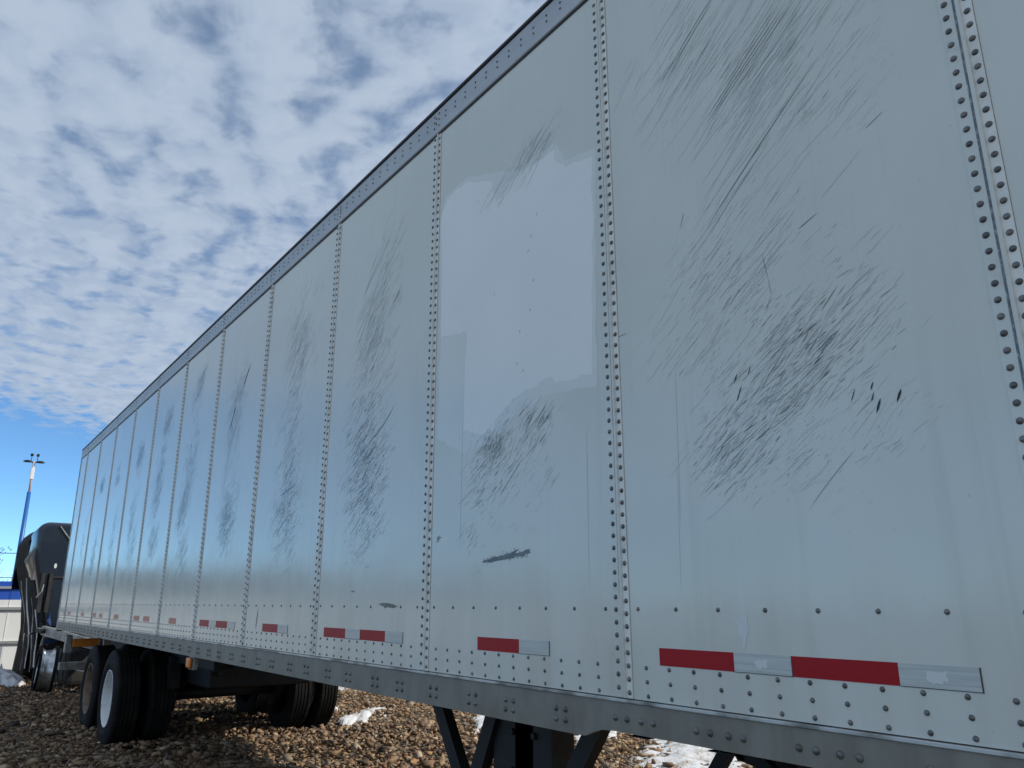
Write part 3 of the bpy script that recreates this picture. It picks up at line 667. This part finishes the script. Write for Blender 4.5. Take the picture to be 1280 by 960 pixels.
# underside hardware
bm = bmesh.new(); box(bm, 6.13, 6.28, -.060, -.020, ZP-.235, ZP-.1285, .012, 2); br = T(bm, 'marker_light', 'galvanised'); br['label'] = 'amber side marker light under the bottom rail'
bm = bmesh.new(); box(bm, 6.145, 6.265, -.0195, .004, ZP-.222, ZP-.140, .014, 3); T(bm, 'lens', 'amber_lens', br)
bm = bmesh.new(); box(bm, 13.42, 13.5, -.52, -.16, ZP-.375, ZP-.255, .01); T(bm, 'orange_bar', 'orange_paint')['label'] = 'orange painted bar under the tail'
bm = bmesh.new(); box(bm, 13.43, 13.53, -.155, -.06, ZP-.46, ZP-.20, .012); T(bm, 'tail_lamp_box', 'galvanised')
bm = bmesh.new(); box(bm, XR-.03, XR+.07, -2.50, -.10, .50, .62, .01); T(bm, 'underride_guard', 'galvanised')
for y in (-.75, -1.85):
    bm = bmesh.new(); box(bm, XR-.02, XR+.05, y-.05, y+.05, .621, ZP-.165); T(bm, 'guard_post', 'galvanised')
# landing gear
for y, s in ((-.35, 1), (-2.25, -1)):
    lg = empty('landing_gear_leg', Vector((2.23, y, 0)) - BX); lg.parent = trailer
    def G(bm, name, mat='chassis_black'): bmesh.ops.translate(bm, vec=-Vector((2.23, y, 0)), verts=bm.verts); return finish(bm, name, mat, lg)
    bm = bmesh.new(); box(bm, 2.05, 2.46, y-.12, y-.0, ZP-.62, ZP-.13, .004); G(bm, 'mounting_plate')
    bm = bmesh.new(); box(bm, 2.165, 2.305, y-.07*s-.07, y-.07*s+.07, .34, ZP-.118, .008); G(bm, 'outer_leg')
    bm = bmesh.new(); box(bm, 2.185, 2.285, y-.07*s-.05, y-.07*s+.05, .06, .339); G(bm, 'inner_leg', 'galvanised')
    bm = bmesh.new(); box(bm, 2.08, 2.39, y-.07*s-.13, y-.07*s+.13, .02, .06, .012); G(bm, 'foot')
    for nm, a, b in (('rear_brace', (2.955, ZP-.13), (2.62, ZP-.60)), ('rear_brace', (2.42, ZP-.15), (2.645, ZP-.60)), ('front_brace', (1.74, ZP-.13), (2.10, ZP-.62)), ('front_brace', (2.63, ZP-.58), (2.38, ZP-.62))):
        bm = bmesh.new(); bar(bm, (a[0], y, a[1]), (b[0], y, b[1]), .075, .05); G(bm, nm)
    for bx_, bz in ((2.16, -.40), (2.31, -.40), (2.16, -.25), (2.31, -.25)):
        bm = bmesh.new(); tube(bm, [(bx_, y-.001, ZP+bz), (bx_, y+.014, ZP+bz)], .014, 6); G(bm, 'bolt')
bm = bmesh.new(); bar(bm, (2.235, -.44, ZP-.165), (2.235, -2.16, ZP-.165), .06, .06, (1,0,0)); T(bm, 'cross_shaft', 'chassis_black')
for b_ in ((2.86, ZP-.98), (1.98, ZP-.74)):
    bm = bmesh.new(); bar(bm, (2.45, -1.97, ZP-.44), (b_[0], -1.97, b_[1]), .075, .05); T(bm, 'cross_brace', 'chassis_black')
bm = bmesh.new(); box(bm, 1.68, 3.02, -2.42, -2.12, ZP-.1295, ZP-.1145); T(bm, 'gear_mount', 'chassis_black')
bm = bmesh.new(); box(bm, 1.68, 3.02, -.48, -.20, ZP-.1295, ZP-.1145); T(bm, 'gear_mount', 'chassis_black')

# ------------------------------------------------------------------ wrecked tractor behind the trailer
TX, TY_, TR = 17.35, -1.12, D(6.5)
truck = empty('wrecked_truck', (TX, TY_, 0), TR)
tag(truck, 'wrecked black sleeper cab truck standing behind the trailer', 'truck')
def K(bm, name, mat, parent=None, smooth=False): return finish(bm, name, mat, parent or truck, smooth=smooth)
# sleeper: rounded sections lofted forward (local +x), half width 1.2
def section(x, hw, zb, zt, rad, n=9):
    pts = [(x, hw-.30, zb), (x, hw-.22, 1.55), (x, hw-.10, 2.0), (x, hw, 2.35)]
    for k in range(n+1):
        a = math.pi/2*k/n; pts.append((x, hw-rad*1.15*(1-math.cos(a)), zt-rad*(1-math.sin(a))))
    return pts + [(x, -y, z) for x, y, z in reversed(pts)]
bm = bmesh.new(); rings = []
for x, hw, zb, zt, r in ((0.0,1.24,1.10,2.99,.14),(.03,1.29,1.08,3.03,.17),(.09,1.315,1.06,3.06,.20),(.8,1.27,1.05,3.07,.32),(1.4,1.25,1.05,3.02,.5),(1.9,1.22,1.05,2.85,.6),(2.3,1.18,1.05,2.5,.7)):
    rings.append([bm.verts.new(p) for p in section(x, hw, zb, zt, r)])
for A, B in zip(rings, rings[1:]):
    for k in range(len(A)): bm.faces.new((A[k], A[(k+1)%len(A)], B[(k+1)%len(A)], B[k]))
bm.faces.new(rings[0]); bm.faces.new(rings[-1]); cab = K(bm, 'sleeper_cab', 'truck_black_paint', smooth=False)
for p_ in cab.data.polygons: p_.use_smooth = len(p_.vertices) == 4
bm = bmesh.new(); box(bm, -.03, .004, -.95, 1.02, 1.98, 2.02, .006); K(bm, 'rear_ledge', 'dull_black')
bm = bmesh.new(); box(bm, -.035, .004, -.55, .60, 1.20, 1.92, .02); K(bm, 'rear_access_panel', 'dull_black')
bm = bmesh.new(); lathe(bm, [(.001,0),(.024,0)], (0,0,0), 20, closed=False); bmesh.ops.scale(bm, vec=(1,1,2.0), verts=bm.verts); bmesh.ops.rotate(bm, matrix=Matrix.Rotation(math.pi/2,3,'Z'), verts=bm.verts); bmesh.ops.translate(bm, vec=(-.006,.93,2.22), verts=bm.verts); K(bm, 'sticker', 'torn_white')['label'] = 'small white oval sticker'
bm = bmesh.new(); tube(bm, [(-.02, .95, 2.98), (-.02, .66, 2.62), (-.03, .40, 2.30)], .012, 6); K(bm, 'strap', 'galvanised')
for y in (1.12, .99):
    bm = bmesh.new(); bar(bm, (-.05, y, 1.35), (-.05, y, 2.08), .06, .06, (1,0,0)); K(bm, 'fairing_bracket', 'dull_black')
bm = bmesh.new(); tube(bm, [(-.08, 1.20, 1.62), (-.10, 1.12, 1.74), (-.08, 1.10, 1.86)], .012, 6); K(bm, 'grab_handle', 'galvanised')
# torn outer skin of the cab side, buckled outwards at the bottom
def sheet(pts_l, pts_r, th, name, mat, parent=None):
    bm = bmesh.new(); a = [bm.verts.new(p) for p in pts_l]; b = [bm.verts.new(p) for p in pts_r]
    fs = [bm.faces.new((a[i], a[i+1], b[i+1], b[i])) for i in range(len(a)-1)]
    bmesh.ops.solidify(bm, geom=fs, thickness=th); return K(bm, name, mat, parent)
zs = [.12, .32, .63, 1.02, 1.58, 2.07, 2.45, 2.68, 2.84, 2.94]
yo = [1.02, 1.01, .99, .985, 1.05, 1.20, 1.272, 1.26, 1.19, 1.09]
sheet([(1.8, y+.01, z) for z, y in zip(zs, yo)], [(.72, y-.01+.03*math.sin(z*5)+.03, z+.04) for z, y in zip(zs, yo)], .03, 'torn_side_panel', 'torn_brown')
zs2 = [.30, .8, 1.2, 1.6, 1.95]; yo2 = [.97, .99, 1.04, 1.12, 1.20]
sheet([(.98, y+.01*math.sin(z*9), z) for z, y in zip(zs2, yo2)], [(.22, y-.005+.02*math.sin(z*7+1), z) for z, y in zip(zs2, yo2)], .025, 'buckled_door', 'dull_black')
for k, (xx, z0, z1, sy, mt, ww) in enumerate(((1.05,.70,1.95,.06,'galvanised',.05),(.70,.30,2.0,.06,'pole_white',.075),(.40,.25,1.62,.05,'galvanised',.07),(.12,.35,1.40,.045,'pole_white',.065),(.9,.25,.95,.09,'aluminium',.06))):
    bm = bmesh.new(); n = 8; pts = []
    for i in range(n+1):
        z = z0+(z1-z0)*i/n; pts.append((xx + .012*math.sin(i*1.3+k), float(np.interp(z, zs2, yo2)) + sy + .010*math.sin(i*1.1+k*2), z))
    for a_, b_ in zip(pts, pts[1:]): bar(bm, a_, b_, ww*(.55+.4*math.sin(k*2.1+a_[2]*5)), .012)
    K(bm, 'bent_trim', mt)
bm = bmesh.new(); tube(bm, [(.4, 1.0, .98), (.2, 1.12, .96), (.1, 1.2, .92)], .02, 6); K(bm, 'broken_bracket', 'aluminium')
bm = bmesh.new()
for k in range(9):
    a = Vector((-.25+random.uniform(-.15,.2), random.uniform(.55,1.0), random.uniform(1.0,1.30))); q = Vector((random.uniform(-.1,.1), random.uniform(-.25,.25), random.uniform(-.15,.15)))
    vs = [bm.verts.new(a), bm.verts.new(a+q), bm.verts.new(a+q+Vector((.02,.05,-.16))), bm.verts.new(a+Vector((0,-.05,-.2)))]; f = bm.faces.new(vs)
bmesh.ops.solidify(bm, geom=list(bm.faces), thickness=.02); K(bm, 'crushed_panel', 'blue_plastic')['label'] = 'crumpled blue panel hanging from the cab'
bm = bmesh.new(); box(bm, -.5, -.05, -1.1, 1.12, .98, 1.06, .01); K(bm, 'catwalk', 'dull_black')
# frame rails run back towards the trailer, then end in torn stubs
for y in (.43, -.43):
    bm = bmesh.new(); bar(bm, (-2.9, y, .86), (.6, y, .90), .26, .08); K(bm, 'frame_rail', 'dull_black')
bm = bmesh.new(); bar(bm, (-.35, 1.05, 1.03), (-2.1, .55, .80), .16, .07); K(bm, 'bent_rail', 'galvanised')
bm = bmesh.new(); bar(bm, (-.35, .80, 1.16), (-1.9, .50, .90), .05, .05); K(bm, 'bent_rail', 'aluminium')
bm = bmesh.new(); tube(bm, [(-.1, 1.02, .30), (-.2, 1.03, .62), (-.25, 1.0, .90), (-.5, .88, 1.0)], .025, 8); K(bm, 'bent_fender', 'galvanised')
bm = bmesh.new(); lathe(bm, [(.30,-.11),(.36,-.11),(.37,-.09),(.345,-.07),(.33,-.02),(.33,.03),(.345,.07),(.37,.09),(.36,.11),(.30,.11)], n=36)
w = finish(bm, 'wheel', 'aluminium', truck, smooth=True); w.location = (-1.5, 1.19, .40); w.rotation_euler = (D(3), 0, D(-9)); w['label'] = 'bare aluminium wheel seen edge on'
for yy in (-.125, .125):
    bm = bmesh.new(); lathe(bm, [(.33, yy-.015), (.40, yy-.02), (.405, yy+.02), (.33, yy+.015)], n=36); finish(bm, 'tyre_bead', 'tyre_rubber', w)
bm = bmesh.new(); tube(bm, [(-2.2, .62, .66), (-1.9, .50, .55), (-1.75, .62, .48), (-2.0, .75, .45), (-2.4, .55, .50)], .05, 8); K(bm, 'bent_pipe', 'aluminium')
bm = bmesh.new(); bar(bm, (-2.5, .52, .36), (-1.6, .72, .42), .05, .09); K(bm, 'step_bar', 'aluminium')
bm = bmesh.new(); tube(bm, [(-1.7, 1.0, .75), (-1.78, 1.06, .4), (-1.85, 1.02, .12), (-2.0, .86, .06), (-2.15, .74, .16), (-2.1, .66, .4)], .018, 6); K(bm, 'hose', 'cable')
bm = bmesh.new(); tube(bm, [(-1.72, .94, .75), (-1.8, .98, .3), (-1.95, .88, .08), (-2.05, .8, .06)], .016, 6); K(bm, 'hose', 'cable')
bm = bmesh.new(); box(bm, -1.7, -.7, -1.15, -.55, .15, .75, .08, 2); K(bm, 'debris_box', 'dull_black')
bm = bmesh.new(); box(bm, -1.55, -.55, .50, .84, .12, .72, .08, 2); K(bm, 'fuel_tank', 'dull_black')
bm = bmesh.new(); box(bm, .3, 1.9, -1.0, .88, .10, .98, .06); K(bm, 'floor_pan', 'dull_black')

# ------------------------------------------------------------------ fences
def fence(name, x, y0, y1, h, mat, label, step, rails, wob):
    f = empty(name, (x, (y0+y1)/2, 0)); tag(f, label, 'fence'); oy = (y0+y1)/2
    bm = bmesh.new(); box(bm, 0, .006, -step*.4985, step*.4985, 0, h)
    for q in (-.485, -.16, .17): box(bm, -.007, -.0005, step*q, step*q+.016, 0, h)
    bmesh.ops.recalc_face_normals(bm, faces=bm.faces)
    me = bpy.data.meshes.new('fence_sheet'); bm.to_mesh(me); bm.free(); me.materials.append(MATS[mat])
    y = y0
    while y < y1:
        inst(me, 'fence_sheet', f, (random.uniform(-.006,.006), y-oy, random.uniform(-wob, wob)*.5 + .04), (0, 0, 0)); y += step
    for z in rails:
        bm = bmesh.new(); box(bm, -.055, -.008, y0-oy-step/2, y1-oy, z-.03, z+.03); finish(bm, 'fence_rail', 'fence_rail', f)
    bm = bmesh.new(); box(bm, -.04, .03, -.03, .03, 0, h+.02); bmesh.ops.recalc_face_normals(bm, faces=bm.faces); pm = bpy.data.meshes.new('fence_post'); bm.to_mesh(pm); bm.free(); pm.materials.append(MATS['fence_rail'])
    y = y0
    while y < y1: inst(pm, 'fence_post', f, (.07, y-oy+step/2, 0)); y += step*3
fence('white_fence', 21.2, -14, 26, 1.55, 'fence_white', 'white corrugated metal fence with two rails behind the truck', 1.0, (.66, 1.40), .06)
fence('blue_fence', 23.6, -14.5, .95, 2.02, 'fence_blue', 'blue corrugated metal fence rising behind the white fence', 1.0, (1.9,), .01)

# ------------------------------------------------------------------ long low shed farther left (mirrored in the far panels)
shed = empty('storage_shed', (44, 19, 0)); tag(shed, 'long low grey shed left of the light pole beyond the fence', 'building')
bm = bmesh.new(); box(bm, -5, 5, -15, 15, 0, 2.5); finish(bm, 'wall', 'shed_wall', shed)
bm = bmesh.new(); A = [bm.verts.new(p) for p in ((-5.4,-15.3,2.502),(5.4,-15.3,2.502),(0,-15.3,3.2))]; B = [bm.verts.new((x, 15.3, z)) for x, z in ((-5.4,2.502),(5.4,2.502),(0,3.2))]
bm.faces.new(A); bm.faces.new(B)
for k in range(3): bm.faces.new((A[k], A[(k+1)%3], B[(k+1)%3], B[k]))
finish(bm, 'roof', 'shed_roof', shed)
for y in (-11, -3, 5, 12):
    bm = bmesh.new(); box(bm, -5.06, -4.98, y-1.6, y+1.6, .02, 2.2, .02); finish(bm, 'roller_door', 'fence_rail', shed)

# ------------------------------------------------------------------ light pole with its cables
def pole(x, y, h, label):
    o = empty('light_pole', (x, y, 0)); tag(o, label, 'light pole', 'yard light poles')
    bm = bmesh.new(); tube(bm, [(0,0,0), (0,0,h*.79)], [.16, .11], 12); finish(bm, 'lower_pole', 'pole_blue', o, smooth=True)
    bm = bmesh.new(); tube(bm, [(0,0,h*.79), (0,0,h*.975)], [.07, .06], 10); finish(bm, 'upper_pole', 'pole_pale', o, smooth=True)
    bm = bmesh.new(); box(bm, -.10, .10, -.10, .10, h*.865, h*.935, .02); finish(bm, 'white_sleeve', 'pole_white', o)
    for s in (-1, 1):
        bm = bmesh.new(); tube(bm, [(0,0,h*.965), (0, s*.2, h*.975), (0, s*.28, h*.978)], .04, 8); finish(bm, 'lamp_arm', 'dull_black', o)
        bm = bmesh.new(); lathe(bm, [(.001,.09),(.12,.08),(.23,.02),(.23,-.03),(.001,-.03)], (0, s*.34, h*.972), 20, 'z', False); finish(bm, 'lamp_head', 'dull_black', o)
        bm = bmesh.new(); box(bm, -.09, .09, s*.16-.08, s*.16+.08, h*1.0+.06, h*1.0+.22, .03); tube(bm, [(0, s*.16, h*.975), (0, s*.16, h+.08)], .02, 6); finish(bm, 'camera_head', 'dull_black', o)
    return o
pole(55, -2.35, 10.15, 'tall blue light pole with twin dark lamp heads above the truck')
pole(55, 30, 10.15, 'blue light pole farther left along the cable')
for z, lb in ((4.35, 'upper thin black cable running left from the light pole'), (2.95, 'lower thin black cable running left from the light pole')):
    bm = bmesh.new(); tube(bm, [(54.86, -2.35 + 32.35*k/14, z + .5*((k/14-.5)**2*4-1)*.35) for k in range(15)], .022, 5); tag(finish(bm, 'overhead_cable', 'cable'), lb, 'cable', 'cables strung from the light pole')

# ------------------------------------------------------------------ trees beyond the fences
def tree(x, y, h, seed, label, leaves, leafmat, spread=1.0):
    rnd = random.Random(seed); o = empty('tree', (x, y, 0)); tag(o, label, 'tree', 'trees beyond the fence')
    bm = bmesh.new(); tips = []
    def grow(p, d, l, r, depth):
        pts = [p]; q = p.copy(); dd = d.copy()
        for i in range(4):
            dd = (dd + Vector((rnd.gauss(0,.13), rnd.gauss(0,.13), rnd.gauss(.03,.06)))).normalized(); q = q + dd*l/4; pts.append(q.copy())
        tube(bm, pts, [r*(1-.13*i) for i in range(5)], 6 if depth < 2 else 4, False)
        if depth >= 2: tips.extend(pts[1:])
        if depth < 4:
            for k in range(rnd.randint(3, 4) if depth else 6):
                f = rnd.uniform(.35, 1.0); b = pts[min(4, int(f*4)+1)]
                a = rnd.random()*6.283; nd = (dd*.75 + Vector((math.cos(a), math.sin(a), rnd.uniform(-.05,.45)))*spread).normalized()
                grow(b, nd, l*rnd.uniform(.5,.72), r*.5, depth+1)
    grow(Vector((0,0,0)), Vector((0,0,1)), h*.45, h*.022, 0)
    finish(bm, 'trunk', 'bark', o)
    V, F = [], []
    for p in tips:
        for k in range(leaves):
            c = p + Vector((rnd.gauss(0,.16), rnd.gauss(0,.16), rnd.gauss(0,.14))); u = Vector((rnd.gauss(0,1), rnd.gauss(0,1), rnd.gauss(0,.6))).normalized(); v = u.cross(Vector((rnd.gauss(0,1), rnd.gauss(0,1), 1))).normalized(); s = rnd.uniform(.025,.055)
            i = len(V); V += [c-u*s, c+v*s*.5, c+u*s, c-v*s*.5]; F.append((i, i+1, i+2, i+3))
    if F:
        me = bpy.data.meshes.new('crown'); me.from_pydata([v[:] for v in V], [], F); me.materials.append(MATS[leafmat]); c = link(bpy.data.objects.new('crown', me)); c.parent = o
tree(33, .15, 4.2, 3, 'sparse brown leaved tree showing over the blue fence at the left edge', 1, 'dry_leaf', 1.1)
tree(36, -1.6, 3.1, 5, 'small bare tree behind the foot of the light pole', 1, 'dry_leaf', 1.0)
tree(38, 6.5, 4.2, 8, 'dark leafy tree left of the brown leaved tree', 4, 'conifer_leaf', 1.0)
tree(40, 12.5, 4.6, 11, 'tall sparse tree farther left beyond the fence', 3, 'dry_leaf', 1.0)
